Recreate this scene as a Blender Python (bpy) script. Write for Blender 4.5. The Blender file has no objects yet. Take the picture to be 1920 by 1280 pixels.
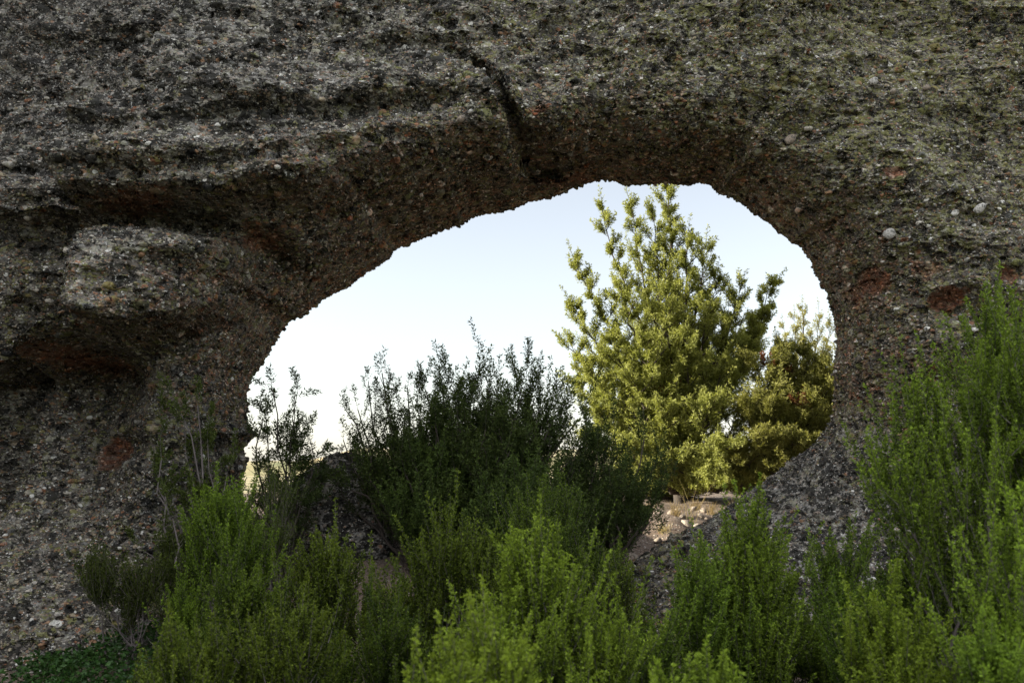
import bpy, bmesh, math, random
import numpy as np
from mathutils import Vector

S = bpy.context.scene
C = S.collection
R = math.radians

# ------------------------------------------------------------------ camera
FPX = 1867.0                      # focal length in pixels of a 1920 wide frame (35 mm)
PITCH = R(6.7)
EYE = 1.6
cam_d = bpy.data.cameras.new("camera")
cam = bpy.data.objects.new("camera", cam_d)
C.objects.link(cam)
cam.location = (0, 0, EYE)
cam.rotation_euler = (R(90) + PITCH, 0, 0)
cam_d.sensor_width = 36.0
cam_d.lens = 36.0 * FPX / 1920.0
cam_d.clip_start = 0.05
cam_d.clip_end = 6000
cam_d.dof.use_dof = True
cam_d.dof.focus_distance = 8.6
cam_d.dof.aperture_fstop = 5.0
S.camera = cam

# ------------------------------------------------------------------ sky and sun
SUN_EL, SUN_BEHIND = R(20), R(-5)         # low sun on the left, along the rock
to_sun = Vector((-math.cos(SUN_BEHIND) * math.cos(SUN_EL), math.sin(SUN_BEHIND) * math.cos(SUN_EL), math.sin(SUN_EL)))
CLOUD_FILL = 12.5                               # added cloud glow, unseen, to brighten the shade, in the sky texture's units
world = bpy.data.worlds.new("World")
S.world = world
world.use_nodes = True
wn = world.node_tree
bg = wn.nodes["Background"]
sky = wn.nodes.new("ShaderNodeTexSky")
sky.sky_type = 'NISHITA'
sky.sun_disc = False
sky.sun_elevation = SUN_EL
sky.sun_rotation = math.atan2(to_sun.x, to_sun.y)
sky.air_density = 1.0
sky.dust_density = 0.6
sky.ozone_density = 1.0
tc = wn.nodes.new("ShaderNodeTexCoord")
hsv = wn.nodes.new("ShaderNodeHueSaturation")            # thin high veil pales the blue
hsv.inputs["Hue"].default_value = 0.506
hsv.inputs["Saturation"].default_value = 0.42
wn.links.new(sky.outputs[0], hsv.inputs["Color"])
cn = wn.nodes.new("ShaderNodeTexNoise"); cn.inputs["Scale"].default_value = 2.2; cn.inputs["Detail"].default_value = 6
wn.links.new(tc.outputs["Generated"], cn.inputs["Vector"])
sx = wn.nodes.new("ShaderNodeSeparateXYZ"); wn.links.new(tc.outputs["Generated"], sx.inputs[0])
m1 = wn.nodes.new("ShaderNodeMapRange"); m1.interpolation_type = 'SMOOTHSTEP'
wn.links.new(cn.outputs["Fac"], m1.inputs[0]); m1.inputs[1].default_value = .38; m1.inputs[2].default_value = .58
m2 = wn.nodes.new("ShaderNodeMapRange"); m2.interpolation_type = 'SMOOTHSTEP'      # the added fill glow stands high, over and behind the viewer
el = wn.nodes.new("ShaderNodeMath"); el.operation = 'MULTIPLY_ADD'; el.inputs[1].default_value = -.40
wn.links.new(sx.outputs["Y"], el.inputs[0]); wn.links.new(sx.outputs["Z"], el.inputs[2])
wn.links.new(el.outputs[0], m2.inputs[0]); m2.inputs[1].default_value = .62; m2.inputs[2].default_value = .95
m3 = wn.nodes.new("ShaderNodeMath"); m3.operation = 'MULTIPLY'
wn.links.new(m1.outputs[0], m3.inputs[0]); wn.links.new(m2.outputs[0], m3.inputs[1])
cm = wn.nodes.new("ShaderNodeMix"); cm.data_type = 'RGBA'
wn.links.new(m3.outputs[0], cm.inputs[0]); wn.links.new(hsv.outputs[0], cm.inputs[6]); cm.inputs[7].default_value = (CLOUD_FILL * .97, CLOUD_FILL * .98, CLOUD_FILL * 1.0, 1)
wn.links.new(cm.outputs[2], bg.inputs[0])
bg.inputs[1].default_value = 0.09
sun_d = bpy.data.lights.new("sun", 'SUN')
sun_d.energy = 5.0
sun_d.angle = R(0.53)
sun_d.color = (1.0, 0.92, 0.74)
sun = bpy.data.objects.new("sun", sun_d)
C.objects.link(sun)
sun.rotation_euler = to_sun.to_track_quat('Z', 'Y').to_euler()
sun.location = (-20, 10, 20)
S.view_settings.view_transform = 'Standard'
S.view_settings.look = 'None'
S.view_settings.exposure = 1.5
S.view_settings.gamma = 1.0
try:
    S.cycles.max_bounces = 8
    S.cycles.transparent_max_bounces = 8
except Exception:
    pass

# ------------------------------------------------------------------ helpers
def P(px, py, Y):
    """point of the place seen at photo pixel (px, py) at distance Y in front of the camera"""
    u = (np.asarray(px, float) - 960) / FPX
    v = (640 - np.asarray(py, float)) / FPX
    dy = math.cos(PITCH) - v * math.sin(PITCH)
    dz = math.sin(PITCH) + v * math.cos(PITCH)
    k = Y / dy
    return np.stack(np.broadcast_arrays(u * k, Y + 0 * u, EYE + dz * k), -1)

def unproject(p):
    x, y, z = p[..., 0], p[..., 1], p[..., 2] - EYE
    f = y * math.cos(PITCH) + z * math.sin(PITCH)
    v = (-y * math.sin(PITCH) + z * math.cos(PITCH)) / f
    return 960 + x / f * FPX, 640 - v * FPX

def _h(ix, iy, iz, seed):
    n = (ix.astype(np.int64) * 374761393 + iy.astype(np.int64) * 668265263 + iz.astype(np.int64) * 2147483647 + seed * 1274126177) & 0xffffffff
    n = ((n ^ (n >> 13)) * 1274126177) & 0xffffffff
    n = ((n ^ (n >> 16)) * 2246822519) & 0xffffffff
    return ((n ^ (n >> 15)) & 0xffffff) / float(0xffffff)

def vnoise(p, seed=0):
    f = np.floor(p)
    t = p - f
    t = t * t * (3 - 2 * t)
    i = f.astype(np.int64)
    o = 0
    for a in (0, 1):
        wx = t[:, 0] if a else 1 - t[:, 0]
        for b in (0, 1):
            wy = t[:, 1] if b else 1 - t[:, 1]
            for c in (0, 1):
                wz = t[:, 2] if c else 1 - t[:, 2]
                o = o + wx * wy * wz * _h(i[:, 0] + a, i[:, 1] + b, i[:, 2] + c, seed)
    return o * 2 - 1

def fbm(p, octaves=4, seed=0, gain=0.5):
    o, a, s = 0, 1.0, 0
    for k in range(octaves):
        o = o + a * vnoise(p * (2.03 ** k) + 17.3 * k, seed + k)
        s += a
        a *= gain
    return o / s

def sstep(a, b, x):
    t = np.clip((x - a) / (b - a), 0, 1)
    return t * t * (3 - 2 * t)

def mesh(name, verts, faces, mat, parent=None, attrs=None, smooth=True):
    """one mesh object from numpy arrays; faces is an (n, k) array or a list of such arrays"""
    me = bpy.data.meshes.new(name)
    verts = np.asarray(verts, np.float32)
    fl = faces if isinstance(faces, list) else [faces]
    fl = [np.asarray(f, np.int32) for f in fl if len(f)]
    me.vertices.add(len(verts))
    me.vertices.foreach_set("co", verts.ravel())
    nl = sum(f.size for f in fl)
    npoly = sum(len(f) for f in fl)
    me.loops.add(nl)
    me.loops.foreach_set("vertex_index", np.concatenate([f.ravel() for f in fl]))
    me.polygons.add(npoly)
    tot = np.concatenate([np.full(len(f), f.shape[1], np.int32) for f in fl])
    st = np.concatenate([[0], np.cumsum(tot)[:-1]]).astype(np.int32)
    me.polygons.foreach_set("loop_start", st)
    me.polygons.foreach_set("loop_total", tot)
    me.polygons.foreach_set("use_smooth", np.full(npoly, smooth, bool))
    me.update(calc_edges=True)
    for k, v in (attrs or {}).items():
        a = me.attributes.new(k, 'FLOAT', 'POINT')
        a.data.foreach_set("value", np.asarray(v, np.float32))
    me.materials.append(mat)
    o = bpy.data.objects.new(name, me)
    C.objects.link(o)
    if parent:
        o.parent = parent
    return o

def tag(o, label=None, cat=None, group=None, kind=None):
    if label: o["label"] = label
    if cat: o["category"] = cat
    if group: o["group"] = group
    if kind: o["kind"] = kind
    return o

def empty(name, loc, label, cat, group=None):
    o = bpy.data.objects.new(name, None)
    C.objects.link(o)
    o.location = loc
    return tag(o, label, cat, group)

def norm(v):
    return v / np.maximum(np.linalg.norm(v, axis=-1, keepdims=True), 1e-9)

def tubes(Pts, Rad, ns):
    """Pts (n,k,3), Rad (n,k) -> verts, quads"""
    Pts = np.asarray(Pts, float)
    n, k, _ = Pts.shape
    T = norm(np.gradient(Pts, axis=1))
    ref = np.where(np.abs(T[..., 2:3]) > 0.8, np.array([1.0, 0.2, 0]), np.array([0.1, 0.2, 1.0]))
    ref = np.broadcast_to(ref[:, :1], T.shape)
    A = norm(np.cross(T, ref))
    B = np.cross(T, A)
    ph = np.arange(ns) * 2 * math.pi / ns
    V = Pts[:, :, None] + Rad[:, :, None, None] * (A[:, :, None] * np.cos(ph)[:, None] + B[:, :, None] * np.sin(ph)[:, None])
    idx = np.arange(n * k * ns).reshape(n, k, ns)
    nx = np.roll(idx, -1, axis=2)
    F = np.stack([idx[:, :-1], nx[:, :-1], nx[:, 1:], idx[:, 1:]], -1).reshape(-1, 4)
    return V.reshape(-1, 3), F

class Bag:
    def __init__(s): s.v, s.f, s.n, s.a = [], [], 0, []
    def add(s, v, f, a=None):
        s.v.append(v); s.f.append(f + s.n); s.n += len(v)
        s.a.append(np.zeros(len(v)) if a is None else a)
    def get(s): return np.concatenate(s.v), np.concatenate(s.f), np.concatenate(s.a)

# ------------------------------------------------------------------ materials
class NT:
    def __init__(s, name):
        s.m = bpy.data.materials.new(name)
        s.m.use_nodes = True
        s.t = s.m.node_tree
        s.t.nodes.clear()
        s.out = s.n("ShaderNodeOutputMaterial")
    def n(s, typ, **kw):
        x = s.t.nodes.new(typ)
        for k, v in kw.items(): setattr(x, k, v)
        return x
    def put(s, sock, v):
        if isinstance(v, bpy.types.NodeSocket): s.t.links.new(v, sock)
        elif isinstance(v, (tuple, list)) and len(v) == 3 and sock.type == 'RGBA': sock.default_value = (*v, 1)
        else: sock.default_value = v
    def math(s, op, a, b=0.0, c=0.0, clamp=False):
        x = s.n("ShaderNodeMath", operation=op, use_clamp=clamp)
        for i, v in enumerate((a, b, c)): s.put(x.inputs[i], v)
        return x.outputs[0]
    def mix(s, f, a, b, mode='MIX'):
        x = s.n("ShaderNodeMix", data_type='RGBA', blend_type=mode)
        s.put(x.inputs[0], f); s.put(x.inputs[6], a); s.put(x.inputs[7], b)
        return x.outputs[2]
    def noise(s, vec, scale, detail=3, rough=0.55):
        x = s.n("ShaderNodeTexNoise")
        s.put(x.inputs["Vector"], vec)
        x.inputs["Scale"].default_value = scale
        x.inputs["Detail"].default_value = detail
        x.inputs["Roughness"].default_value = rough
        return x.outputs["Fac"]
    def vor(s, vec, scale, rnd=1.0, feature='F1'):
        x = s.n("ShaderNodeTexVoronoi", feature=feature)
        s.put(x.inputs["Vector"], vec)
        x.inputs["Scale"].default_value = scale
        x.inputs["Randomness"].default_value = rnd
        return x.outputs["Distance"], x.outputs["Color"]
    def ss(s, v, a, b):
        x = s.n("ShaderNodeMapRange", interpolation_type='SMOOTHSTEP')
        s.put(x.inputs[0], v)
        x.inputs[1].default_value = a; x.inputs[2].default_value = b
        return x.outputs[0]
    def ramp(s, v, stops, interp='LINEAR'):
        x = s.n("ShaderNodeValToRGB")
        x.color_ramp.interpolation = interp
        e = x.color_ramp.elements
        while len(e) < len(stops): e.new(0.5)
        for q, (p, c) in zip(e, stops): q.position = p; q.color = (*c, 1)
        s.put(x.inputs[0], v)
        return x.outputs[0]
    def attr(s, name):
        return s.n("ShaderNodeAttribute", attribute_name=name).outputs["Fac"]
    def sep(s, c):
        x = s.n("ShaderNodeSeparateColor"); s.put(x.inputs[0], c); return x.outputs
    def vscale(s, v, sc):
        x = s.n("ShaderNodeVectorMath", operation='MULTIPLY'); s.put(x.inputs[0], v); x.inputs[1].default_value = sc; return x.outputs[0]

def rock_material(name, disp=1.0, dark=1.0):
    """pebbly conglomerate: three sizes of pebble set in a matrix, crusted with lichens"""
    t = NT(name)
    co = t.n("ShaderNodeTexCoord").outputs["Object"]
    wob = t.n("ShaderNodeTexNoise"); t.put(wob.inputs["Vector"], co)
    wob.inputs["Scale"].default_value = 9; wob.inputs["Detail"].default_value = 2
    w1 = t.n("ShaderNodeVectorMath", operation='MULTIPLY_ADD')
    t.put(w1.inputs[0], wob.outputs["Color"]); w1.inputs[1].default_value = (.055,) * 3; t.put(w1.inputs[2], co)
    vec = t.vscale(w1.outputs[0], (1.0, 1.0, 1.65))
    def layer(scale, keep, rmin, rmax):
        d, c = t.vor(vec, scale, 0.95)
        r_, g_, b_ = t.sep(c)[:3]
        rad = t.math('MULTIPLY_ADD', g_, rmax - rmin, rmin)
        on = t.math('GREATER_THAN', r_, keep)
        q = t.math('DIVIDE', d, rad)
        dome = t.math('SQRT', t.math('MAXIMUM', t.math('SUBTRACT', 1.0, t.math('POWER', q, 2.2)), 0.0))
        return t.math('MULTIPLY', dome, on), b_, g_
    A, Ac, Ag = layer(7.0, 0.72, 0.18, 0.46)
    B, Bc, Bg = layer(17.0, 0.38, 0.28, 0.56)
    D, Dc, Dg = layer(40.0, 0.12, 0.35, 0.62)
    n1 = t.noise(co, 3.0, 5, 0.6)
    n2 = t.noise(co, 30.0, 5, 0.7)
    n3 = t.noise(t.vscale(co, (1.0, 1.0, 2.2)), 11.0, 4, 0.65)
    # height
    hA = t.math('MULTIPLY', A, 0.042)
    hB = t.math('MULTIPLY', B, 0.027)
    hD = t.math('MULTIPLY', D, 0.011)
    pit = t.math('MULTIPLY', t.ss(n3, 0.45, 0.34), -0.035)
    fine = t.ss(t.noise(t.vscale(co, (1, 1, 1.8)), 1.7, 4, .6), .38, .56)        # beds poor in pebbles lie between beds full of them
    hB = t.math('MULTIPLY', hB, t.math('MULTIPLY_ADD', fine, .75, .25))
    hD = t.math('MULTIPLY', hD, t.math('MULTIPLY_ADD', fine, .5, .5))
    h = t.math('MAXIMUM', t.math('MAXIMUM', hA, hB), hD)
    h = t.math('ADD', h, pit)
    h = t.math('ADD', h, t.math('MULTIPLY', n2, 0.006))
    h = t.math('ADD', h, t.math('MULTIPLY', n3, 0.022))
    # colour of matrix and pebbles
    matrix = t.ramp(n1, [(0.3, (.066, .058, .051)), (0.5, (.115, .10, .083)), (0.7, (.185, .162, .138))])
    pal = [(0.0, (.035, .035, .034)), (0.17, (.11, .107, .098)), (0.30, (.21, .19, .15)), (0.40, (.27, .16, .095)), (0.53, (.33, .27, .19)),
           (0.64, (.13, .128, .12)), (0.76, (.27, .135, .080)), (0.83, (.44, .40, .34)), (0.93, (.66, .64, .59))]
    cA, cB, cD = (t.ramp(x, pal, 'CONSTANT') for x in (Ac, Bc, Dc))
    sB = t.math('MULTIPLY', t.ss(B, 0.05, 0.3), t.math('GREATER_THAN', hB, hD))
    sA = t.math('MULTIPLY', t.ss(A, 0.05, 0.25), t.math('GREATER_THAN', hA, hB))
    def pick(x, y, z):
        return t.math('ADD', t.math('MULTIPLY', x, t.math('SUBTRACT', 1.0, t.math('MAXIMUM', sA, sB))), t.math('ADD', t.math('MULTIPLY', t.math('MULTIPLY', y, sB), t.math('SUBTRACT', 1.0, sA)), t.math('MULTIPLY', z, sA)))
    rnd = t.math('SUBTRACT', pick(Dg, Bg, Ag), .5)            # each pebble wears its own crust
    col = t.mix(t.math('MULTIPLY', t.ss(D, 0.1, 0.35), t.math('MULTIPLY_ADD', fine, .3, .7)), matrix, cD)
    col = t.mix(t.math('MULTIPLY', sB, t.math('MULTIPLY_ADD', fine, .25, .75)), col, cB)
    col = t.mix(sA, col, cA)
    col = t.mix(0.6, col, t.ramp(n2, [(0.28, (.40,) * 3), (0.5, (1,) * 3), (0.72, (1.5,) * 3)]), 'MULTIPLY')
    # iron red where the crust has broken away
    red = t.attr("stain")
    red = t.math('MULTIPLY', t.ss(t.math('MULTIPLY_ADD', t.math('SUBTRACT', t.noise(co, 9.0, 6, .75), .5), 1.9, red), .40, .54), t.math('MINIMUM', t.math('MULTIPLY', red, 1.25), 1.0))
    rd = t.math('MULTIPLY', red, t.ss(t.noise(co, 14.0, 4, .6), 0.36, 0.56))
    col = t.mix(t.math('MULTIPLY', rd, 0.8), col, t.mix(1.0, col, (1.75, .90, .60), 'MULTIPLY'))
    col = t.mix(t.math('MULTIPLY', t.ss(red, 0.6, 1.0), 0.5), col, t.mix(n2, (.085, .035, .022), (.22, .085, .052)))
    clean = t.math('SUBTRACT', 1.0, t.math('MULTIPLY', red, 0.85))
    # lichens: olive, grey, black, pale
    def crusts(scale, amount, extra, lo, hi, strength, c, own=.20):
        m = t.math('ADD', t.noise(co, scale, 6, .72), t.math('MULTIPLY', rnd, own))
        m = t.ss(t.math('ADD', m, t.math('MULTIPLY', extra, amount)), lo, hi)
        return t.mix(t.math('MULTIPLY', t.math('MULTIPLY', m, clean), strength), col, c)
    col = crusts(13.0, .15, t.attr("olive"), .585, .63, .75, t.mix(n2, (.11, .11, .035), (.25, .25, .09)), .42)
    col = crusts(8.0, .17, t.attr("crust"), .60, .66, .58, t.mix(n2, (.15, .145, .135), (.44, .42, .39)))
    col = crusts(7.0, .085, t.attr("crust"), .58, .605, .92, (.022, .021, .020))
    wh = t.ss(t.noise(co, 36.0, 3, .6), 0.64, 0.68)
    col = t.mix(t.math('MULTIPLY', t.math('MULTIPLY', wh, clean), 0.8), col, (.58, .57, .53))
    if dark != 1.0:
        col = t.mix(1.0, col, (dark,) * 3, 'MULTIPLY')
    b = t.n("ShaderNodeBsdfPrincipled")
    t.put(b.inputs["Base Color"], col)
    b.inputs["Roughness"].default_value = 0.92
    b.inputs["Specular IOR Level"].default_value = 0.15
    t.put(t.out.inputs["Surface"], b.outputs[0])
    dn = t.n("ShaderNodeDisplacement")
    t.put(dn.inputs["Height"], h)
    dn.inputs["Midlevel"].default_value = 0.04
    dn.inputs["Scale"].default_value = disp
    t.put(t.out.inputs["Displacement"], dn.outputs[0])
    t.m.displacement_method = 'BOTH'
    return t.m

def leaf_material(name, old, young, trans=0.2, rough=0.55):
    """leaves: colour by age along the shoot, lit tips and shaded depth painted in, random per leaf"""
    t = NT(name)
    col = t.mix(t.attr("tint"), old, young)
    oi = t.n("ShaderNodeObjectInfo").outputs["Random"]
    hs = t.n("ShaderNodeHueSaturation")
    t.put(hs.inputs["Hue"], t.math('MULTIPLY_ADD', oi, 0.022, 0.489))
    t.put(hs.inputs["Value"], t.math('MULTIPLY_ADD', oi, 0.3, 0.85))
    t.put(hs.inputs["Color"], col)
    b = t.n("ShaderNodeBsdfPrincipled")
    t.put(b.inputs["Base Color"], hs.outputs[0])
    b.inputs["Roughness"].default_value = rough
    b.inputs["Specular IOR Level"].default_value = 0.15
    tr = t.n("ShaderNodeBsdfTranslucent")
    t.put(tr.inputs["Color"], t.mix(1.0, hs.outputs[0], (1.5, 1.5, .7), 'MULTIPLY'))
    mx = t.n("ShaderNodeMixShader")
    mx.inputs[0].default_value = trans
    t.put(mx.inputs[1], b.outputs[0]); t.put(mx.inputs[2], tr.outputs[0])
    t.put(t.out.inputs["Surface"], mx.outputs[0])
    return t.m

def bark_material(name, a, b_):
    t = NT(name)
    co = t.n("ShaderNodeTexCoord").outputs["Object"]
    n = t.noise(t.vscale(co, (1, 1, .25)), 40, 4, .65)
    b = t.n("ShaderNodeBsdfPrincipled")
    t.put(b.inputs["Base Color"], t.mix(n, a, b_))
    b.inputs["Roughness"].default_value = .9
    bp = t.n("ShaderNodeBump"); bp.inputs["Strength"].default_value = .6; bp.inputs["Distance"].default_value = .01
    t.put(bp.inputs["Height"], n); t.put(b.inputs["Normal"], bp.outputs[0])
    t.put(t.out.inputs["Surface"], b.outputs[0])
    return t.m

def ground_material():
    t = NT("stony_soil")
    co = t.n("ShaderNodeTexCoord").outputs["Object"]
    d, c = t.vor(t.vscale(co, (1, 1, 1)), 28, 1)
    d2, c2 = t.vor(co, 75, 1)
    r_ = t.sep(c)[0]; r2 = t.sep(c2)[0]
    n = t.noise(co, 1.4, 5, .6)
    soil = t.ramp(t.noise(co, 22, 5, .7), [(.3, (.07, .052, .04)), (.6, (.16, .115, .085)), (.8, (.22, .17, .13))])
    st = t.ramp(r_, [(0, (.10, .085, .075)), (.3, (.19, .15, .12)), (.55, (.26, .20, .165)), (.8, (.38, .33, .28)), (.95, (.17, .09, .065))], 'CONSTANT')
    st2 = t.ramp(r2, [(0, (.10, .085, .075)), (.4, (.24, .18, .14)), (.8, (.36, .30, .25))], 'CONSTANT')
    near = t.ss(n, .40, .58)
    m1 = t.math('MULTIPLY', t.ss(d, .42, .36), t.math('GREATER_THAN', r_, .35))
    col = t.mix(t.math('MULTIPLY', t.ss(d2, .45, .38), near), soil, st2)
    col = t.mix(m1, col, st)
    veg = t.attr("veg")
    col = t.mix(veg, col, t.ramp(t.noise(co, .02, 5, .65), [(.35, (.12, .13, .06)), (.5, (.24, .21, .11)), (.65, (.42, .33, .19))]))
    col = t.mix(t.attr("scrub"), col, t.ramp(t.noise(co, 1.3, 5, .65), [(.35, (.03, .045, .015)), (.6, (.075, .085, .035))]))  # unseen dark scrub behind the camera, put in to cut bounce light
    h = t.math('MAXIMUM', t.math('MULTIPLY', t.ss(d, .5, .1), m1), t.math('MULTIPLY', t.ss(d2, .5, .1), .4))
    bp = t.n("ShaderNodeBump"); bp.inputs["Strength"].default_value = 1; bp.inputs["Distance"].default_value = .02
    t.put(bp.inputs["Height"], h)
    b = t.n("ShaderNodeBsdfPrincipled")
    t.put(b.inputs["Base Color"], col); b.inputs["Roughness"].default_value = .95
    t.put(b.inputs["Normal"], bp.outputs[0])
    t.put(t.out.inputs["Surface"], b.outputs[0])
    return t.m

def stone_material(name, a, b_):
    t = NT(name)
    co = t.n("ShaderNodeTexCoord").outputs["Object"]
    oi = t.n("ShaderNodeObjectInfo").outputs["Random"]
    n = t.noise(co, 30, 5, .65)
    col = t.mix(t.math('MULTIPLY_ADD', oi, .5, t.math('MULTIPLY', n, .5)), a, b_)
    col = t.mix(t.math('MULTIPLY', t.ss(t.noise(co, 45, 4, .7), .52, .57), .8), col, (.05, .05, .045))
    b = t.n("ShaderNodeBsdfPrincipled")
    t.put(b.inputs["Base Color"], col); b.inputs["Roughness"].default_value = .85
    bp = t.n("ShaderNodeBump"); bp.inputs["Strength"].default_value = .5; bp.inputs["Distance"].default_value = .01
    t.put(bp.inputs["Height"], n); t.put(b.inputs["Normal"], bp.outputs[0])
    t.put(t.out.inputs["Surface"], b.outputs[0])
    return t.m

M_rock = rock_material("conglomerate")
M_boulder = rock_material("dark_conglomerate", 1.0, 1.15)
M_heath = leaf_material("heather_leaves", (.021, .039, .007), (.25, .35, .036))  # old darkened for shaded depth, young raised for lit tips
M_heathdark = leaf_material("shaded_bush_leaves", (.022, .036, .009), (.085, .118, .022), .15)  # darker copy of the heather green, the opening's shade put into the colour
M_olive = leaf_material("olive_bush_leaves", (.035, .050, .011), (.12, .16, .026))
M_juniper = leaf_material("juniper_leaves", (.12, .135, .032), (.38, .385, .125), .3)
M_pale = leaf_material("pale_tree_leaves", (.20, .19, .06), (.34, .32, .12), .4)
M_dead = leaf_material("dead_leaves", (.14, .055, .025), (.26, .12, .055), .3)
M_ivy = leaf_material("glossy_leaves", (.02, .05, .014), (.045, .10, .022), .15, .3)
M_straw = leaf_material("dry_grass", (.34, .27, .13), (.55, .46, .27), .3, .7)
M_twig = bark_material("grey_twig_bark", (.07, .06, .057), (.19, .16, .152))
M_greytwig = bark_material("dry_grey_twigs", (.10, .085, .078), (.22, .19, .17))
M_bark = bark_material("brown_bark", (.026, .020, .016), (.08, .062, .05))
M_ground = ground_material()
M_stone = stone_material("loose_stone", (.22, .165, .12), (.36, .31, .26))
M_white = stone_material("pale_pebble", (.33, .31, .28), (.52, .50, .46))

# ------------------------------------------------------------------ ground
def gz(x, y):
    x = np.asarray(x, float); y = np.asarray(y, float)
    k = sstep(.5, 1.3, x)
    rise = .93 * sstep(5.2 + 3.0 * k, 9.6 + 1.7 * k, y) * (0.18 + 0.82 * np.maximum(sstep(-3.4, -1.2, x), sstep(9.2, 10.8, y)))
    rise = rise + 0.06 * sstep(9.6, 13, y)
    fall = -0.045 * np.clip(y - 18, 0, 160)
    side = -0.02 * np.clip(np.abs(x) - 15, 0, 200)
    return rise + fall + side

def axis_pts(lo, hi, near_lo, near_hi, step, growth):
    a = list(np.arange(near_lo, near_hi + 1e-6, step))
    s = step
    while a[-1] < hi: s *= growth; a.append(a[-1] + s)
    s = step
    while a[0] > lo: s *= growth; a.insert(0, a[0] - s)
    return np.array(a)

xs = axis_pts(-3000, 3000, -7, 8, .05, 1.22)
ys = axis_pts(-300, 5000, 0, 19, .05, 1.2)
X, Y = np.meshgrid(xs, ys)
g = np.stack([X.ravel(), Y.ravel(), 0 * X.ravel()], -1)
Z = gz(X, Y).ravel()
near = 1 - sstep(25, 60, np.hypot(g[:, 0], g[:, 1] - 8))
Z = Z + fbm(g * .9, 4, 5) * .07 * near + fbm(g * 6, 3, 9) * .03 * near + fbm(g * 3.5, 3, 13) * .06 * near * sstep(9, 10.5, g[:, 1]) * sstep(13.5, 11.5, g[:, 1])
far = sstep(150, 900, Y.ravel())
Z = Z + far * (fbm(g * np.array([.0022, .0022, 1]), 4, 21) * 5 - 3)
g[:, 2] = Z
idx = np.arange(len(xs) * len(ys)).reshape(len(ys), len(xs))
F = np.stack([idx[:-1, :-1], idx[:-1, 1:], idx[1:, 1:], idx[1:, :-1]], -1).reshape(-1, 4)
o = mesh("ground", g, F, M_ground, attrs={"veg": sstep(16, 30, np.hypot(g[:, 0], g[:, 1] - 8)), "scrub": sstep(1.5, -1.5, g[:, 1])})
tag(o, "stony pinkish brown soil under the shrubs and through the arch", kind="structure")

# far hill seen in the gap over the boulder
n = 240
hx = np.linspace(-700, 500, n); hy = np.linspace(0, 500, 60)
HX, HY = np.meshgrid(hx, hy)
prof = np.interp(hx, [-700, -330, -270, -200, -165, -130, -60, 60, 500], [0, -4, -6, 4, 16.0, 15, 12.0, 14, 4])
HZ = np.sin(np.clip(HY / 500, 0, 1) * math.pi) ** .8 * prof[None, :]
pp = np.stack([HX.ravel(), HY.ravel() + 900, HZ.ravel()], -1)
pp[:, 2] += fbm(pp * .02, 4, 3) * 1.2 - 2.0 - 14 * sstep(40, 0, HY.ravel())
idx = np.arange(n * 60).reshape(60, n)
F = np.stack([idx[:-1, :-1], idx[:-1, 1:], idx[1:, 1:], idx[1:, :-1]], -1).reshape(-1, 4)
o = mesh("hill", pp, F, M_ground, attrs={"veg": np.ones(len(pp))})
tag(o, "far pale green and tan hill on the skyline", kind="structure")

# ------------------------------------------------------------------ rock arch
CONT = [  # edge of the opening in the photo, and the distance of its throat
 (470, 862, 9.4), (462, 838, 9.4), (487, 815, 9.4), (476, 800, 9.4), (468, 770, 9.4), (470, 735, 9.4), (480, 708, 9.5), (500, 680, 9.5), (514, 655, 9.5), (530, 627, 9.5), (545, 607, 9.6),
 (572, 597, 9.6), (588, 577, 9.6), (625, 557, 9.7), (655, 543, 9.7), (700, 510, 9.7), (735, 487, 9.7), (748, 470, 9.7), (772, 463, 9.7), (800, 450, 9.7), (850, 431, 9.7), (900, 410, 9.7), (960, 398, 9.6),
 (1000, 384, 9.6), (1050, 368, 9.5), (1090, 356, 9.5), (1112, 347, 9.4), (1130, 340, 9.4), (1147, 347, 9.4), (1180, 351, 9.4), (1225, 348, 9.3), (1280, 350, 9.3), (1312, 345, 9.3),
 (1332, 350, 9.3), (1346, 366, 9.2), (1380, 374, 9.2), (1410, 402, 9.2), (1440, 424, 9.2), (1482, 457, 9.2), (1502, 460, 9.2), (1520, 492, 9.2), (1535, 530, 9.2),
 (1550, 565, 9.2), (1562, 605, 9.2), (1566, 640, 9.2), (1561, 690, 9.2), (1564, 730, 9.3), (1556, 772, 9.4), (1545, 800, 9.5), (1520, 830, 9.6), (1490, 853, 9.7),
 (1450, 884, 9.8), (1400, 915, 9.8), (1370, 938, 9.8), (1330, 966, 9.7), (1250, 1003, 9.6), (1180, 1050, 9.4), (1080, 1110, 9.3), (900, 1130, 9.3), (700, 1110, 9.3), (560, 1050, 9.3), (480, 980, 9.3), (452, 920, 9.4)]
cp = np.array([P(a, b, c) for a, b, c in CONT])
CX, CZ = 0.35, 2.25
th = np.unwrap(np.arctan2(cp[:, 2] - CZ, cp[:, 0] - CX))
rc = np.hypot(cp[:, 2] - CZ, cp[:, 0] - CX)
if th[-1] < th[0]: th, rc, yt = th[::-1], rc[::-1], cp[::-1, 1]
else: yt = cp[:, 1]
th3 = np.concatenate([th - 2 * math.pi, th, th + 2 * math.pi]); rc3 = np.tile(rc, 3); yt3 = np.tile(yt, 3)
o_ = np.argsort(th3, kind='stable'); th3, rc3, yt3 = th3[o_], rc3[o_], yt3[o_]
NT_ = 2500
tt = np.linspace(-math.pi, math.pi, 20001)
dens = 0.35 + 0.65 * sstep(-1.0, -0.25, np.sin(tt) + 0.35 * (np.cos(tt) > 0) * np.cos(tt))
cum = np.cumsum(dens); cum = (cum - cum[0]) / (cum[-1] - cum[0])
theta = np.interp(np.arange(NT_) / NT_, cum, tt)
rcon = np.interp(theta, th3, rc3)
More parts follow.
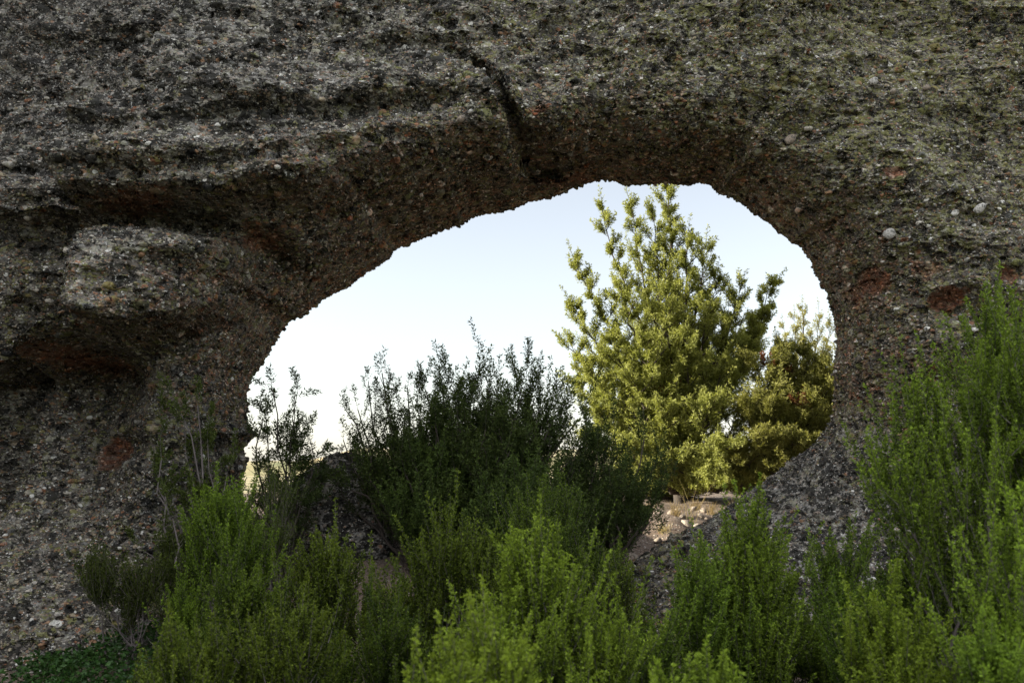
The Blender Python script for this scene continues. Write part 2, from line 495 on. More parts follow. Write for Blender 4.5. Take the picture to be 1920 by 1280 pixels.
rim_n = np.stack([np.cos(theta), np.sin(theta), 0 * theta], -1)
rcon = rcon + .022 * fbm(rim_n * 11, 2, 61) + .018 * vnoise(rim_n * 34, 62) * (vnoise(rim_n * 5, 63) > -.1)
ythr = np.interp(theta, th3, yt3)
dvec = np.stack([np.cos(theta), np.sin(theta)], -1)
def aval(vals):          # a value round the opening: (angle in degrees, value)
    a = np.array([v[0] for v in vals]) * math.pi / 180; b = np.array([v[1] for v in vals], float)
    a3 = np.concatenate([a - 2 * math.pi, a, a + 2 * math.pi])
    return np.interp(theta, a3, np.tile(b, 3))
Dfl = aval([(-180, 1.9), (-150, 1.8), (-100, 1.6), (-60, 2.6), (-35, 2.3), (-15, 1.25), (0, 1.0), (25, 1.3), (45, 1.6), (70, 1.9), (95, 2.1), (115, 2.3), (140, 2.4), (165, 2.2)])
Wfl = aval([(-180, .45), (-150, .6), (-100, .8), (-60, 1.5), (-35, 1.1), (-15, .5), (0, .30), (25, .32), (45, .36), (70, .36), (95, .42), (115, .55), (140, .60), (165, .5)])
ex = 4.0
rout = (np.abs(dvec[:, 0] / np.where(dvec[:, 0] < 0, 14.0, 11.0)) ** ex + np.abs(dvec[:, 1] / np.where(dvec[:, 1] < 0, 4.0, 9.6)) ** ex) ** (-1 / ex)
tt = np.concatenate([.45 * np.linspace(0, 1, 190) ** 2.7, np.arange(.458, 3.5, .0098)])
NV = len(tt)
ext = np.linspace(0, 1, 46)[1:] ** 1.5
lim = rout - rcon
fit = np.minimum(1.0, lim * .8 / 3.5)
s_front = np.concatenate([tt[:, None] * fit, (3.5 * fit)[None] + ext[:, None] * (lim - 3.5 * fit)[None]], 0)     # rings x theta
q_ = np.clip(s_front / (Wfl * 1.7), 0, 1)
pw_ = aval([(-180, 2.2), (-150, 1.8), (-60, 1.6), (0, 1.6), (40, 1.9), (75, 2.6), (100, 2.9), (150, 2.9)])[None]
fl = .93 * (1 - (1 - q_) ** pw_) ** (1 / pw_) + .07 * (1 - np.exp(-s_front / .8))
rr = rcon[None] + s_front
px_ = CX + dvec[None, :, 0] * rr; pz_ = CZ + dvec[None, :, 1] * rr
py_ = ythr[None] - Dfl[None] * fl
front = np.stack([px_, py_, pz_], -1)
U, V = unproject(front)
vis = 1.0
relief = np.zeros_like(U)
ed = np.clip(s_front / .45, 0, 1)                       # relief fades at the throat, whose edge is already drawn
def blob(u, v, ru, rv, amp, p=2.0, rot=0):
    a, b = U - u, V - v
    c, s = math.cos(rot), math.sin(rot)
    e = ((a * c + b * s) / ru) ** 2 + ((-a * s + b * c) / rv) ** 2
    return amp * np.exp(-e ** (p / 2))
def along(pts):
    pts = np.array(pts, float); best = np.full(U.shape, 1e9)
    for (a, b) in zip(pts[:-1], pts[1:]):
        d = b - a; t = np.clip(((U - a[0]) * d[0] + (V - a[1]) * d[1]) / (d @ d), 0, 1)
        best = np.minimum(best, np.hypot(U - a[0] - t * d[0], V - a[1] - t * d[1]))
    return best
fr = front.reshape(-1, 3)
sh = U.shape
warp = (fbm(fr * 1.7, 3, 77).reshape(sh)) * 26
relief += fbm(fr * .55, 3, 1).reshape(sh) * .42 * ed
relief += fbm(fr * np.array([1.1, 1.1, 2.6]), 4, 2).reshape(sh) * .20 * ed
relief += fbm(fr * np.array([2.2, 2.2, 7.0]), 3, 3).reshape(sh) * .065 * (.3 + .7 * ed)
relief += fbm(fr * 6.0, 4, 4).reshape(sh) * .055 * (.4 + .6 * ed)
Vw, Uw = V + warp, U + warp * .6
# jutting boss on the left with a groove above it
wb = np.sqrt(np.clip(1 - ((Uw - 310) / 160) ** 4, 0, 1))
vb = 620 - 44 * ((Uw - 310) / 160) ** 2
relief += .95 * wb * np.clip((Vw - 405) / (vb - 405), 0, 1) ** .75 * (1 - sstep(-10, 14, Vw - vb))
# upper mass swelling towards the brow of the arch
vbrow = np.interp(U, [-200, 0, 100, 400, 600, 760, 900, 1000, 1150], [340, 350, 374, 388, 402, 375, 335, 295, 280])
relief += .48 * np.clip((Vw - 60) / (vbrow - 60), 0, 1) ** 1.3 * (1 - sstep(-14, 16, Vw - vbrow)) * sstep(1180, 980, U) * ed
gd = along([(60, 320), (120, 385), (280, 396), (430, 430), (510, 462)]) + warp * .4
relief -= .42 * np.exp(-(gd / 22) ** 2)
relief += blob(300, 300, 300, 44, .22, 3, -.05) + blob(640, 305, 260, 80, .30, 4, -.22) * (1 + .6 * np.clip((V - 305 + (U - 640) * .22) / 80, -1, 1)) + blob(330, 190, 260, 60, .22, 4, -.05) * (1 + .6 * np.clip((V - 190) / 60, -1, 1)) + blob(600, 130, 230, 55, .18, 4, -.1) * (1 + .6 * np.clip((V - 130) / 55, -1, 1))
relief -= blob(500, 500, 60, 40, .25, 3, -.4)
# recess under the boss, sweeping into the underside of the arch
lip = np.interp(U, [-400, 0, 110, 230, 380, 470, 560, 640], [690, 670, 632, 620, 592, 524, 470, 430])
rec = sstep(-20, 45, Vw - lip) * (1 - sstep(500, 640, U)) * sstep(1300, 760, V) * sstep(.1, 1.2, s_front)
relief -= 1.35 * rec
relief -= .22 * np.exp(-((Vw - lip - 45) / 50) ** 2) * (1 - sstep(420, 560, U)) * sstep(.1, 1.0, s_front)
relief += .30 * sstep(900, 1230, V) * (1 - sstep(350, 520, U))
# bulging upper mass, its left flank falling back
edge = np.interp(V, [-200, 60, 110, 240, 330, 400, 480, 560, 640, 720], [330, 215, 170, 120, 100, 130, 135, 120, 20, -100])
relief -= .95 * sstep(16, -60, Uw - edge)
relief += blob(330, 120, 120, 40, .12) - blob(220, 200, 50, 40, .10)
relief -= .10 * np.exp(-((Vw - np.interp(U, [0, 300, 700, 1000], [250, 235, 190, 150])) / 14) ** 2) * sstep(1000, 800, U)
relief -= .10 * np.exp(-((Vw - np.interp(U, [0, 400, 640, 900], [330, 345, 300, 262])) / 16) ** 2) * sstep(900, 700, U)
# crack over the crown of the arch
cd = along([(880, 60), (915, 95), (930, 135), (943, 165), (958, 195), (968, 232), (985, 258)]) + warp * .12
relief -= .28 * np.exp(-(cd / 8) ** 2)
relief -= .07 * np.exp(-(along([(700, 20), (820, 20), (925, 90), (1000, 30), (1060, -40)]) / 14) ** 2)
relief -= blob(1035, 300, 62, 26, .45, 2, .1) + blob(985, 262, 26, 22, .2) + blob(1015, 285, 46, 26, .35, 2, .2)
relief += .16 * sstep(30, -10, Uw - 940) * sstep(320, 240, V) * sstep(40, 120, V) * sstep(740, 900, U)
relief += blob(1020, 195, 60, 45, .12)
# pits on the right pillar
for (u, v, a, b, d) in ((1635, 520, 26, 18, .10), (1775, 562, 30, 12, .10), (1690, 312, 18, 12, .06), (1730, 470, 14, 10, .05), (1600, 560, 14, 12, .05), (1880, 520, 16, 14, .06),
                        (1420, 700, 20, 14, .05), (1690, 815, 20, 14, .06), (105, 850, 44, 36, .07), (1500, 560, 10, 10, .03)):
    relief -= blob(u, v, a, b, d, 3)
relief -= .09 * np.exp(-((Vw - np.interp(U, [1560, 1700, 1920], [505, 560, 600])) / 20) ** 2) * sstep(1560, 1640, U)
front[..., 1] -= relief
# wall leans back above, sweeps forward on the left and drops away on the right, out of the picture
front[..., 1] += (.06 * (front[..., 2] - 3.0) + .30 * np.clip(front[..., 2] - 3.3, 0, None)) * ed
sw = np.clip(-4.9 - front[..., 0], 0, None)  # unseen left sweep, added to cast shade over wall and foreground
front[..., 1] -= 10.5 * (1 - np.exp(-(sw / 3.4) ** 1.5))
front[..., 1] -= .25 * np.clip(front[..., 0] - 5.2, 0, None) ** 1.2
# colours that belong to the rock
stain = np.zeros_like(U)
for (u, v, a, b, k) in ((105, 850, 48, 40, 1.1), (60, 660, 110, 30, .75), (170, 610, 110, 24, .55), (1640, 525, 40, 30, 1.0), (1775, 562, 42, 24, 1.05), (1690, 312, 24, 14, 1.0), (1600, 560, 40, 40, .7),
                        (1560, 360, 60, 30, .5), (1690, 815, 26, 20, .9), (1720, 500, 90, 40, .6), (260, 215, 14, 16, .8), (150, 475, 16, 10, 1.0), (700, 132, 9, 6, 1.2), (470, 440, 80, 30, .7), (650, 300, 200, 40, .42),
                        (560, 330, 160, 46, .45), (250, 380, 150, 14, .7), (1060, 330, 120, 40, .7), (1430, 380, 90, 60, .55), (860, 345, 120, 40, .45), (350, 600, 160, 26, .5), (1010, 200, 34, 22, .7), (1500, 480, 40, 60, .5),
                        (1420, 260, 60, 25, .45), (1740, 690, 90, 60, .5), (1880, 520, 22, 18, .9), (62, 294, 12, 10, .9), (1100, 300, 160, 30, .3), (150, 760, 160, 60, .35)):
    stain = np.maximum(stain, blob(u, v, a, b, k, 2.4))
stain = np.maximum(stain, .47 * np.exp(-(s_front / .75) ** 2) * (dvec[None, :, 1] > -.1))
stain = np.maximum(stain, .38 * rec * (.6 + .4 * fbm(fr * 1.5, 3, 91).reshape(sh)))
olive = .45 * sstep(1050, 1500, U) * (.55 + .45 * sstep(800, 200, V)) + .25 * sstep(60, 300, U) * sstep(480, 200, V)
olive = olive + .12 * np.exp(-s_front / .5)
crust = np.clip(.9 * sstep(1250, 400, U) * sstep(470, 180, V) + .3 * sstep(600, 950, V) + .6 * sstep(1250, 1400, U) * sstep(760, 850, V), 0, 1) + blob(240, 460, 160, 70, .55)
crust = crust * np.maximum(np.clip(s_front / .7, 0, 1), sstep(760, 860, V))
# back and the rim joining the two
NB = 40
tb = (np.linspace(0, 1, NB + 1)[1:] ** 1.8)
s_back = tb[::-1][:, None] * lim[None]
back = np.stack([CX + dvec[None, :, 0] * (rcon + s_back), ythr[None] + aval([(-180, .8), (-90, 1.2), (0, 1.6), (90, 1.5), (150, 1.0)])[None] * (1 - np.exp(-(s_back / .5))), CZ + dvec[None, :, 1] * (rcon + s_back)], -1)
back[..., 1] += fbm(back.reshape(-1, 3) * .7, 4, 31).reshape(s_back.shape) * .3 * np.clip(s_back / .6, 0, 1)
back[..., 1] -= .4 * np.clip(-2.6 - back[..., 0], 0, None)
t_ = np.linspace(0, 1, 16)[1:-1, None, None]
f1, b0 = front[-1][None], back[0][None]
rim = f1 + (b0 - f1) * t_
bul = np.sin(t_ * math.pi) * (.8 + .5 * fbm(np.repeat(np.stack([dvec[:, 0], dvec[:, 1], 0 * theta], -1), 1, 0) * 4, 3, 41)[None, :, None])
rim = rim + np.concatenate([dvec[:, :1], 0 * dvec[:, :1], dvec[:, 1:]], 1)[None] * bul
allr = np.concatenate([front, rim, back], 0)
NR = len(allr)
idx = np.arange(NR * NT_).reshape(NR, NT_)
a = idx; b = np.roll(idx, -1, 0); c = np.roll(b, -1, 1); d = np.roll(idx, -1, 1)
F = np.stack([a, d, c, b], -1).reshape(-1, 4)[:, ::-1]
pad = np.zeros(((NR - len(front)) * NT_))
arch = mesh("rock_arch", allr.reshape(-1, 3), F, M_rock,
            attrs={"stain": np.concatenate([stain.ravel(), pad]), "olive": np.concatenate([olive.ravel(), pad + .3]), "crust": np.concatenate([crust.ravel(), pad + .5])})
tag(arch, "massive natural arch of grey brown pebbly conglomerate rock crusted with lichen", "rock arch")
FV, FU = V.ravel(), U.ravel()

def on_face(px, py):
    """point and outward direction on the front of the arch near a photo pixel"""
    k = np.argmin((FU - px) ** 2 + (FV - py) ** 2)
    return front.reshape(-1, 3)[k]

def pebble(name, p, size, seed, mat, parent=None, sub=3):
    bm = bmesh.new()
    bmesh.ops.create_icosphere(bm, subdivisions=sub, radius=1)
    v = np.array([q.co[:] for q in bm.verts]); f = np.array([[q.index for q in fc.verts] for fc in bm.faces])
    bm.free()
    v = v * (1 + .30 * fbm(v * 1.3 + seed * 3.1, 3, seed))[:, None]
    ang = (seed * 2.399) % 1.2 - .6
    v = v * np.array(size)
    v = np.stack([v[:, 0] * math.cos(ang) - v[:, 2] * math.sin(ang), v[:, 1], v[:, 0] * math.sin(ang) + v[:, 2] * math.cos(ang)], -1)
    o = mesh(name, v, f, mat, parent)
    o.location = p
    return o

for i, (u, v, a, b) in enumerate(((1668, 438, .068, .058), (1836, 391, .075, .045), (1684, 104, .05, .045), (1793, 116, .04, .036), (868, 242, .045, .034), (884, 219, .032, .022), (1505, 234, .075, .05), (1720, 128, .035, .03), (788, 217, .03, .024))):
    p = on_face(u, v)
    pebble("embedded_pebble", (p[0], p[1] - .016, p[2]), (a * .8, .030, b * .72), i + 3, M_white if i in (0, 1, 2, 5, 8) else M_stone, arch)

# ------------------------------------------------------------------ boulder in the arch
bm = bmesh.new()
bmesh.ops.create_icosphere(bm, subdivisions=7, radius=1)
v = np.array([q.co[:] for q in bm.verts]); f = np.array([[q.index for q in fc.verts] for fc in bm.faces])
bm.free()
r = 1 + .20 * fbm(v * 1.3 + 4, 4, 51) + .05 * fbm(v * 5, 3, 52)
v = v * r[:, None] * np.array([.62, .60, .72])
bo = P(648, 1000, 8.9)
o = mesh("boulder", v, f, M_boulder, attrs={"stain": np.zeros(len(v)), "olive": np.zeros(len(v)), "crust": np.full(len(v), 1.25)})
o.location = bo
tag(o, "dark rounded conglomerate boulder standing in the left end of the arch opening", "boulder")

# ------------------------------------------------------------------ plants
def leaves(pos, d, L, W, rng, tint):
    """kite shaped leaves: base pos, direction d"""
    n = len(pos)
    d = norm(d)
    side = norm(np.cross(d, rng.normal(size=(n, 3))))
    up = np.cross(side, d)
    L = L[:, None]; W = W[:, None]
    a = pos; m = pos + d * L * .45 + up * L * .08
    v = np.stack([a, m + side * W * .5, pos + d * L, m - side * W * .5], 1).reshape(-1, 3)
    f = np.arange(n * 4).reshape(n, 4)
    return v, f, np.repeat(tint, 4)

def plumes(bag, stem, B, D, L, W, rng, nt=18, nl=8, leaf=(.007, .0024), curv=.35, spread=.75, young=.6, axis_r=.0018, lrand=.5):
    """leafy shoots: an axis with short side twigs, each set with small leaves"""
    n = len(B)
    D = norm(D)
    up = np.array([0, 0, 1.0])
    t = (np.arange(nt) + rng.uniform(0, 1, (n, nt))) / nt
    t = .06 + .94 * t
    ax = D[:, None] * t[..., None] + up * curv * (t ** 2)[..., None]
    pos = B[:, None] + ax * L[:, None, None]
    tan = norm(D[:, None] + up * 2 * curv * t[..., None])
    ph = np.arange(nt) * 2.399 + rng.uniform(0, 6.28, (n, 1)) + rng.normal(0, .3, (n, nt))
    r1 = norm(np.cross(tan, np.array([.31, .77, .56])))
    r2 = np.cross(tan, r1)
    perp = r1 * np.cos(ph)[..., None] + r2 * np.sin(ph)[..., None]
    td = norm(tan * .8 + perp * spread + up * .15 * np.sign(curv + 1e-6))
    tl = W[:, None] * (1.0 - .72 * t) * rng.uniform(.55, 1.25, (n, nt))
    q = (np.arange(nl) + rng.uniform(0, 1, (n, nt, nl))) / nl
    lp = pos[:, :, None] + td[:, :, None] * (tl[..., None] * q)[..., None]
    rd = rng.normal(size=lp.shape)
    ld = td[:, :, None] * .75 + norm(rd) * .75
    tint = np.clip(young * (.55 * t[:, :, None] ** 1.4 + .45 * q ** 1.3) + rng.uniform(-.18, .25, q.shape) + rng.uniform(-.12, .12, (n, 1, 1)), 0, 1)  # paler new growth, pushed further so tips look lit and bases shaded
    N = n * nt * nl
    Ls = leaf[0] * rng.uniform(1 - lrand, 1 + lrand, N); Ws = leaf[1] * rng.uniform(.7, 1.3, N)
    v, f, a = leaves(lp.reshape(-1, 3), ld.reshape(-1, 3), Ls, Ws, rng, tint.ravel())
    bag.add(v, f, a)
    if stem is not None:
        k = np.linspace(0, 1, 4)
        ap = B[:, None] + (D[:, None] * k[:, None] + up * curv * (k ** 2)[:, None]) * L[:, None, None]
        v, f = tubes(ap, np.broadcast_to(axis_r * (1 - .7 * k), (n, 4)), 3)
        stem.add(v, f)

def bez(a, b, c, k):
    t = np.linspace(0, 1, k)[:, None]
    return (a[:, None] * (1 - t) ** 2 + b[:, None] * 2 * t * (1 - t) + c[:, None] * t ** 2)

def shrub(label, px, top, wpx, Yd, seed, base_y=None, stems=26, per=8, mat=None, leaf=(.008, .003), nt=18, nl=8, plume=(0.190, .032), lean=(0, 0), low=.78,
          young=.6, flat=.5, tips=None, sink=0.0, depth=1.0, group="heather shrubs round the arch", name="heather_shrub", curv=.4, stem_r=.009, zbase=None, wood=None, open_=0.0, head=1.0):
    rng = np.random.default_rng(seed)
    ptop = P(px, top, Yd)
    x0 = float(ptop[0])
    z0 = float(gz(x0, Yd)) - sink if zbase is None else zbase
    H = float(ptop[2]) - z0
    Rx = wpx * .5 / FPX * Yd * 1.03
    root = empty(name, (x0 - lean[0] * H, Yd - lean[1] * H, z0), label, "shrub", group)
    fb, sb = Bag(), Bag()
    n = max(6, int(stems * (1 - .36 * head)))
    per = int(per * (1 + .6 * head))
    ph = np.arange(n) * 2.399 + rng.uniform(0, .5, n)
    rr = np.sqrt((np.arange(n) + .5) / n) * rng.uniform(.85, 1.05, n)
    pl, pw = plume
    ht = (H - pl * 1.25) * (1 - flat * rr ** 2.2) * rng.uniform(.55, 1.0, n)
    ht[0] = H - pl * 1.25
    end = np.stack([np.cos(ph) * rr * Rx * .9 + lean[0] * H, np.sin(ph) * rr * Rx * depth * .9 + lean[1] * H, ht], -1)
    if head > .5:                             # stems stand in bunches, each bunch a rounded top of its own
        nc = max(3, round(n / 4.5))
        c = np.arange(n) % nc
        cr = np.sqrt((np.arange(nc) + .35) / nc); cph = np.arange(nc) * 2.399 + rng.uniform(0, 6)
        cxy = np.stack([np.cos(cph), np.sin(cph) * depth], -1) * (cr * Rx * .82)[:, None] + rng.normal(0, .02, (nc, 2))
        chh = (H - pl * 1.2) * (1 - flat * .7 * cr ** 2.2) * rng.uniform(.60, 1.0, nc); chh[rng.integers(0, max(1, nc // 2))] = H - pl * 1.2
        br_ = min(.12, Rx * .38)
        off = rng.normal(0, .55, (n, 2)) * br_
        end = np.concatenate([cxy[c] + off + np.array(lean) * H, (chh[c] - pl * .9 * np.minimum(1.3, (off ** 2).sum(1) / br_ ** 2))[:, None]], 1)
    if tips is not None:                      # leading stems whose tips the photo shows
        tp = np.array([P(a, b, Yd + c) - np.array(root.location) for a, b, c in tips])
        tp[:, 2] -= pl * 1.15
        end = np.concatenate([tp, end]); n = len(end)
    st = rng.normal(0, .05, (n, 3)) * np.array([1, 1, 0]) * (1 + Rx)
    mid = st * .4 + end * np.array([.62, .62, .42]) + rng.normal(0, .05, (n, 3)) * H * .6
    cur = bez(st, mid, end, 9)
    wig = rng.normal(0, .012, cur.shape) * H; wig[:, 0] = 0
    cur = cur + wig
    rad = stem_r * rng.uniform(.6, 1.2, (n, 1)) * (1 - .75 * np.linspace(0, 1, 9))
    v, f = tubes(cur, rad, 5); sb.add(v, f)
    # side branches and shoots along each stem
    tS = np.sort(low + (1 - low) * rng.uniform(0, 1, (n, per)) ** .8, 1)
    tS[:, -1] = 1.0
    ii = np.clip((tS * 8).astype(int), 0, 7); fr_ = tS * 8 - ii
    ar = np.arange(n)[:, None]
    bp = cur[ar, ii] * (1 - fr_)[..., None] + cur[ar, ii + 1] * fr_[..., None]
    tg = norm(cur[ar, ii + 1] - cur[ar, ii])
    out = norm(rng.normal(size=bp.shape) * np.array([1, 1, .35]))
    bd = norm(tg * .6 + out * (.55 + .5 * open_) * (1 - .8 * (tS[..., None] > .99)) + np.array([0, 0, .55 - .4 * open_]))
    blen = pl * rng.uniform(.6, 1.2, tS.shape) + head * (1 - tS) * H * .30
    bp, bd, blen, tf = bp.reshape(-1, 3), bd.reshape(-1, 3), blen.ravel(), tS.ravel()
    # each side branch carries two or three shoots
    k = 2
    side = tf < .99
    B1 = [bp]; D1 = [bd]; L1 = [blen]
    for j in range(k - 1):
        q = rng.uniform(.25, .9, (len(bp), 1))
        B1.append(bp + bd * blen[:, None] * q)
        D1.append(norm(bd * .7 + norm(rng.normal(size=bp.shape)) * .55 + np.array([0, 0, .4])))
        L1.append(blen * rng.uniform(.5, .95, len(bp)))
    B1, D1, L1 = np.concatenate(B1), np.concatenate(D1), np.concatenate(L1)
    plumes(fb, sb, B1, D1, L1, pw * rng.uniform(.75, 1.2, len(B1)), rng, nt, nl, leaf, curv, young=young)
    # leaves on shaded ground side of the plant: bare twigs
    m = n * 10
    src = rng.integers(0, n, m); tq = rng.uniform(.15, .7, m); i0 = (tq * 8).astype(int)
    tb0 = cur[src, i0]; te = tb0 + norm(rng.normal(size=(m, 3)) + np.array([0, 0, .9])) * (rng.uniform(.1, .3, m) * H * .5)[:, None]
    md = (tb0 + te) / 2 + rng.normal(0, .02, (m, 3))
    v, f = tubes(np.stack([tb0, md, te], 1), np.broadcast_to(np.array([.003, .002, .001]), (m, 3)), 3); sb.add(v, f)
    v, f, a = fb.get()
    mesh("foliage", v, f, mat or M_heath, root, {"tint": a}, smooth=False)
    v, f, _ = sb.get()
    mesh("stem", v, f, wood or M_twig, root)
    return root

near_leaf, mid_leaf, far_leaf = (.0095, .0052), (.012, .0064), (.020, .0085)
# nearest row
shrub("blurred bright green heather tips nearest the camera, bottom centre", 880, 1180, 300, 2.4, 101, stems=34, per=8, leaf=(.009, .005), plume=(.14, .029), nt=34, nl=9, young=1.15)
shrub("blurred low heather clump at the bottom edge right of centre", 1335, 1205, 240, 2.4, 102, stems=26, per=8, leaf=(.009, .005), plume=(.13, .029), nt=34, nl=9, young=1.1)
shrub("bright green heather with several upright plumes in the bottom middle of the photo", 1000, 1015, 350, 3.5, 103, stems=40, per=9, leaf=near_leaf, plume=(0.190, .032), nt=38, nl=9, young=1.0)
shrub("broad heather shrub along the bottom left beside the glossy ground cover", 420, 1135, 500, 3.7, 104, stems=52, per=8, leaf=near_leaf, plume=(0.179, .032), nt=34, nl=9, young=.5)
shrub("upright heather plumes at the bottom right in front of dark stems", 1690, 1095, 210, 3.3, 105, stems=24, per=8, leaf=near_leaf, plume=(0.179, .032), nt=38, nl=9, young=.95)
shrub("small heather tips cut by the bottom edge near the right corner", 1840, 1190, 200, 2.7, 106, stems=22, per=7, leaf=near_leaf, plume=(.12, .036), nt=34, nl=9, young=.7)
shrub("tall heather plumes right of the bottom middle, before the rock ramp", 1395, 945, 190, 4.2, 107, stems=36, per=9, leaf=near_leaf, plume=(0.224, .032), nt=38, nl=9, young=.85)
shrub("medium heather shrub between the middle plumes and the rock ramp", 1265, 1020, 190, 4.0, 108, stems=26, per=9, leaf=near_leaf, plume=(0.202, .032), nt=38, nl=9, young=.6)
shrub("dark green heather below the lichen covered foot of the right pillar", 1545, 995, 190, 4.6, 109, stems=28, per=9, leaf=near_leaf, plume=(0.213, .032), nt=34, nl=9, young=.6)
shrub("loose heather shrub where the right pillar meets the tall shrub", 1690, 1010, 150, 4.9, 110, stems=22, per=8, leaf=near_leaf, plume=(0.202, .032), nt=34, nl=9, young=.55)
shrub("tallest heather shrub, standing at the right edge before the pillar", 1858, 560, 190, 3.9, 111, stems=21, per=12, leaf=near_leaf, plume=(.22, .036), nt=38, nl=9, young=.75, low=.58, flat=.45,
      tips=[(1850, 555, 0), (1880, 585, .2), (1800, 660, -.2), (1760, 700, -.1), (1715, 715, 0), (1905, 640, -.3), (1690, 790, -.1), (1720, 860, -.3), (1850, 700, -.4)], stem_r=.013)
shrub("yellow green heather sprig close to the camera at the right edge", 1880, 870, 110, 3.0, 112, stems=8, per=7, leaf=near_leaf, plume=(0.157, .032), nt=34, nl=9, young=1.05, low=.6, flat=.2)
shrub("dark twiggy heather filling the bottom right corner behind the small tips", 1850, 1010, 300, 3.7, 113, stems=30, per=4, leaf=near_leaf, plume=(0.168, .032), nt=16, nl=6, young=.35, wood=M_greytwig, low=.7)
shrub("shaded heather between the broad left shrub and the bright middle plumes", 730, 1120, 240, 4.3, 114, stems=30, per=8, leaf=near_leaf, plume=(0.179, .032), nt=34, nl=9, young=.28)
shrub("heather shrub below the tallest one, in front of the pillar foot", 1600, 1085, 240, 3.8, 115, stems=28, per=8, leaf=near_leaf, plume=(0.179, .032), nt=34, nl=9, young=.4)
# middle row
shrub("light green heather mound left of the boulder, below the arch edge", 425, 900, 200, 6.2, 121, stems=30, per=9, leaf=mid_leaf, plume=(.24, .040), nt=34, nl=9, young=.62)
shrub("heather shrub in front of the boulder foot, left of centre", 640, 1005, 270, 5.5, 122, stems=32, per=9, leaf=mid_leaf, plume=(.24, .038), nt=34, nl=9, young=.5)
shrub("heather with long pale stems directly below the dark central bush", 850, 960, 260, 5.6, 123, stems=42, per=9, leaf=mid_leaf, plume=(.26, .038), nt=34, nl=9, young=.45)
shrub("dark green heather under the right half of the central bush", 1030, 915, 250, 6.4, 124, stems=40, per=9, leaf=mid_leaf, plume=(.28, .040), nt=34, nl=9, young=.3)
shrub("dull green low shrub against the foot of the left wall", 285, 985, 210, 7.0, 125, stems=30, per=8, leaf=mid_leaf, plume=(.2, .05), nt=18, young=.4, mat=M_olive)
shrub("heather shrub with drooping tips at the lower left before the mound", 500, 1035, 250, 5.2, 126, stems=24, per=9, leaf=mid_leaf, plume=(.22, .038), nt=34, nl=9, young=.42)
shrub("shaded heather shrub low in the middle behind the bright plumes", 1150, 1040, 180, 5.2, 127, stems=26, per=8, leaf=mid_leaf, plume=(.2, .05), nt=18, young=.35)
shrub("sparse olive green shrub leaning over the left wall face", 365, 690, 190, 7.2, 128, head=0, stems=11, per=6, leaf=far_leaf, plume=(.2, .06), nt=16, nl=7, young=.5, mat=M_olive, low=.4, open_=.7, curv=.15, lean=(-.12, 0), flat=.55,
      tips=[(345, 700, 0), (300, 740, .1), (290, 800, -.1), (390, 760, 0)], stem_r=.016)
shrub("thin open shrub silhouetted against the white sky at the left edge of the opening", 535, 690, 150, 8.0, 129, head=0, stems=8, per=12, leaf=(.030, .0095), plume=(.16, .05), nt=12, nl=3, wood=M_bark, open_=1.0, curv=.05, young=.3, mat=M_heathdark, low=.42, flat=.6,
      tips=[(515, 690, 0), (560, 695, .1), (580, 775, 0), (600, 810, .1), (490, 745, -.1), (540, 730, .15), (500, 720, .1), (555, 790, 0)], stem_r=.014)
shrub("grey green twiggy shrub in front of the boulder", 495, 865, 210, 7.3, 130, stems=15, per=6, leaf=mid_leaf, plume=(.2, .05), nt=15, nl=6, young=.45, mat=M_olive, lean=(-.1, 0), stem_r=.014)
# dark bush in the opening
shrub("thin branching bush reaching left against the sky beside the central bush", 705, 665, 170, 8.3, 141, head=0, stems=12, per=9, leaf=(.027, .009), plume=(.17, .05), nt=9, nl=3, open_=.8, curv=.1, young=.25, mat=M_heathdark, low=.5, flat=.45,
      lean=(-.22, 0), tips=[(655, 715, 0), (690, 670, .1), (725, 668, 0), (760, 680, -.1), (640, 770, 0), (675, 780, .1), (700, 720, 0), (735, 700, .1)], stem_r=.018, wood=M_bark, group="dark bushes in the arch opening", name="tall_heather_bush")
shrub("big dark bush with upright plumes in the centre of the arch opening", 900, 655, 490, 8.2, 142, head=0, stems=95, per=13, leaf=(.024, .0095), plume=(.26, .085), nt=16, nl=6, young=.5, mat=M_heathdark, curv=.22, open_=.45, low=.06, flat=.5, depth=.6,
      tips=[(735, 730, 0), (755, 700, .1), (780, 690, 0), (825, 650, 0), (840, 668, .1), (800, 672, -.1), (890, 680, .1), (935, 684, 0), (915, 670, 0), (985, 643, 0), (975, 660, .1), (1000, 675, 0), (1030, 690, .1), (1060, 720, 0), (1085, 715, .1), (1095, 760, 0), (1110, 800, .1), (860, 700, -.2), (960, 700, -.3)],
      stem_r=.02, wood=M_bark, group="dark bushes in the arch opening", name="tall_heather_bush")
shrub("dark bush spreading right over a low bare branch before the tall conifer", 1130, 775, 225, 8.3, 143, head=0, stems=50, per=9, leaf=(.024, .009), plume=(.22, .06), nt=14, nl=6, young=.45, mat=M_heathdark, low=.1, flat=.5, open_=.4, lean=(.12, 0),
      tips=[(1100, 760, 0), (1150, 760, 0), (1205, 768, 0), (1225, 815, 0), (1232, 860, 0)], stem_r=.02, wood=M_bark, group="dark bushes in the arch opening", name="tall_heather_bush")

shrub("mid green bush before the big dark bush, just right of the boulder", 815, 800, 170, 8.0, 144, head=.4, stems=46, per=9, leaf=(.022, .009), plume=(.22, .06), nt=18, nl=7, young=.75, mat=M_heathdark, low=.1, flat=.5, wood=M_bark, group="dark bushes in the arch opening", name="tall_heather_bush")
shrub("mid green bush low before the middle of the big dark bush", 985, 850, 240, 7.6, 145, head=.4, stems=46, per=9, leaf=(.022, .009), plume=(.24, .06), nt=18, nl=7, young=.7, mat=M_heathdark, low=.1, flat=.5, wood=M_bark, group="dark bushes in the arch opening", name="tall_heather_bush")

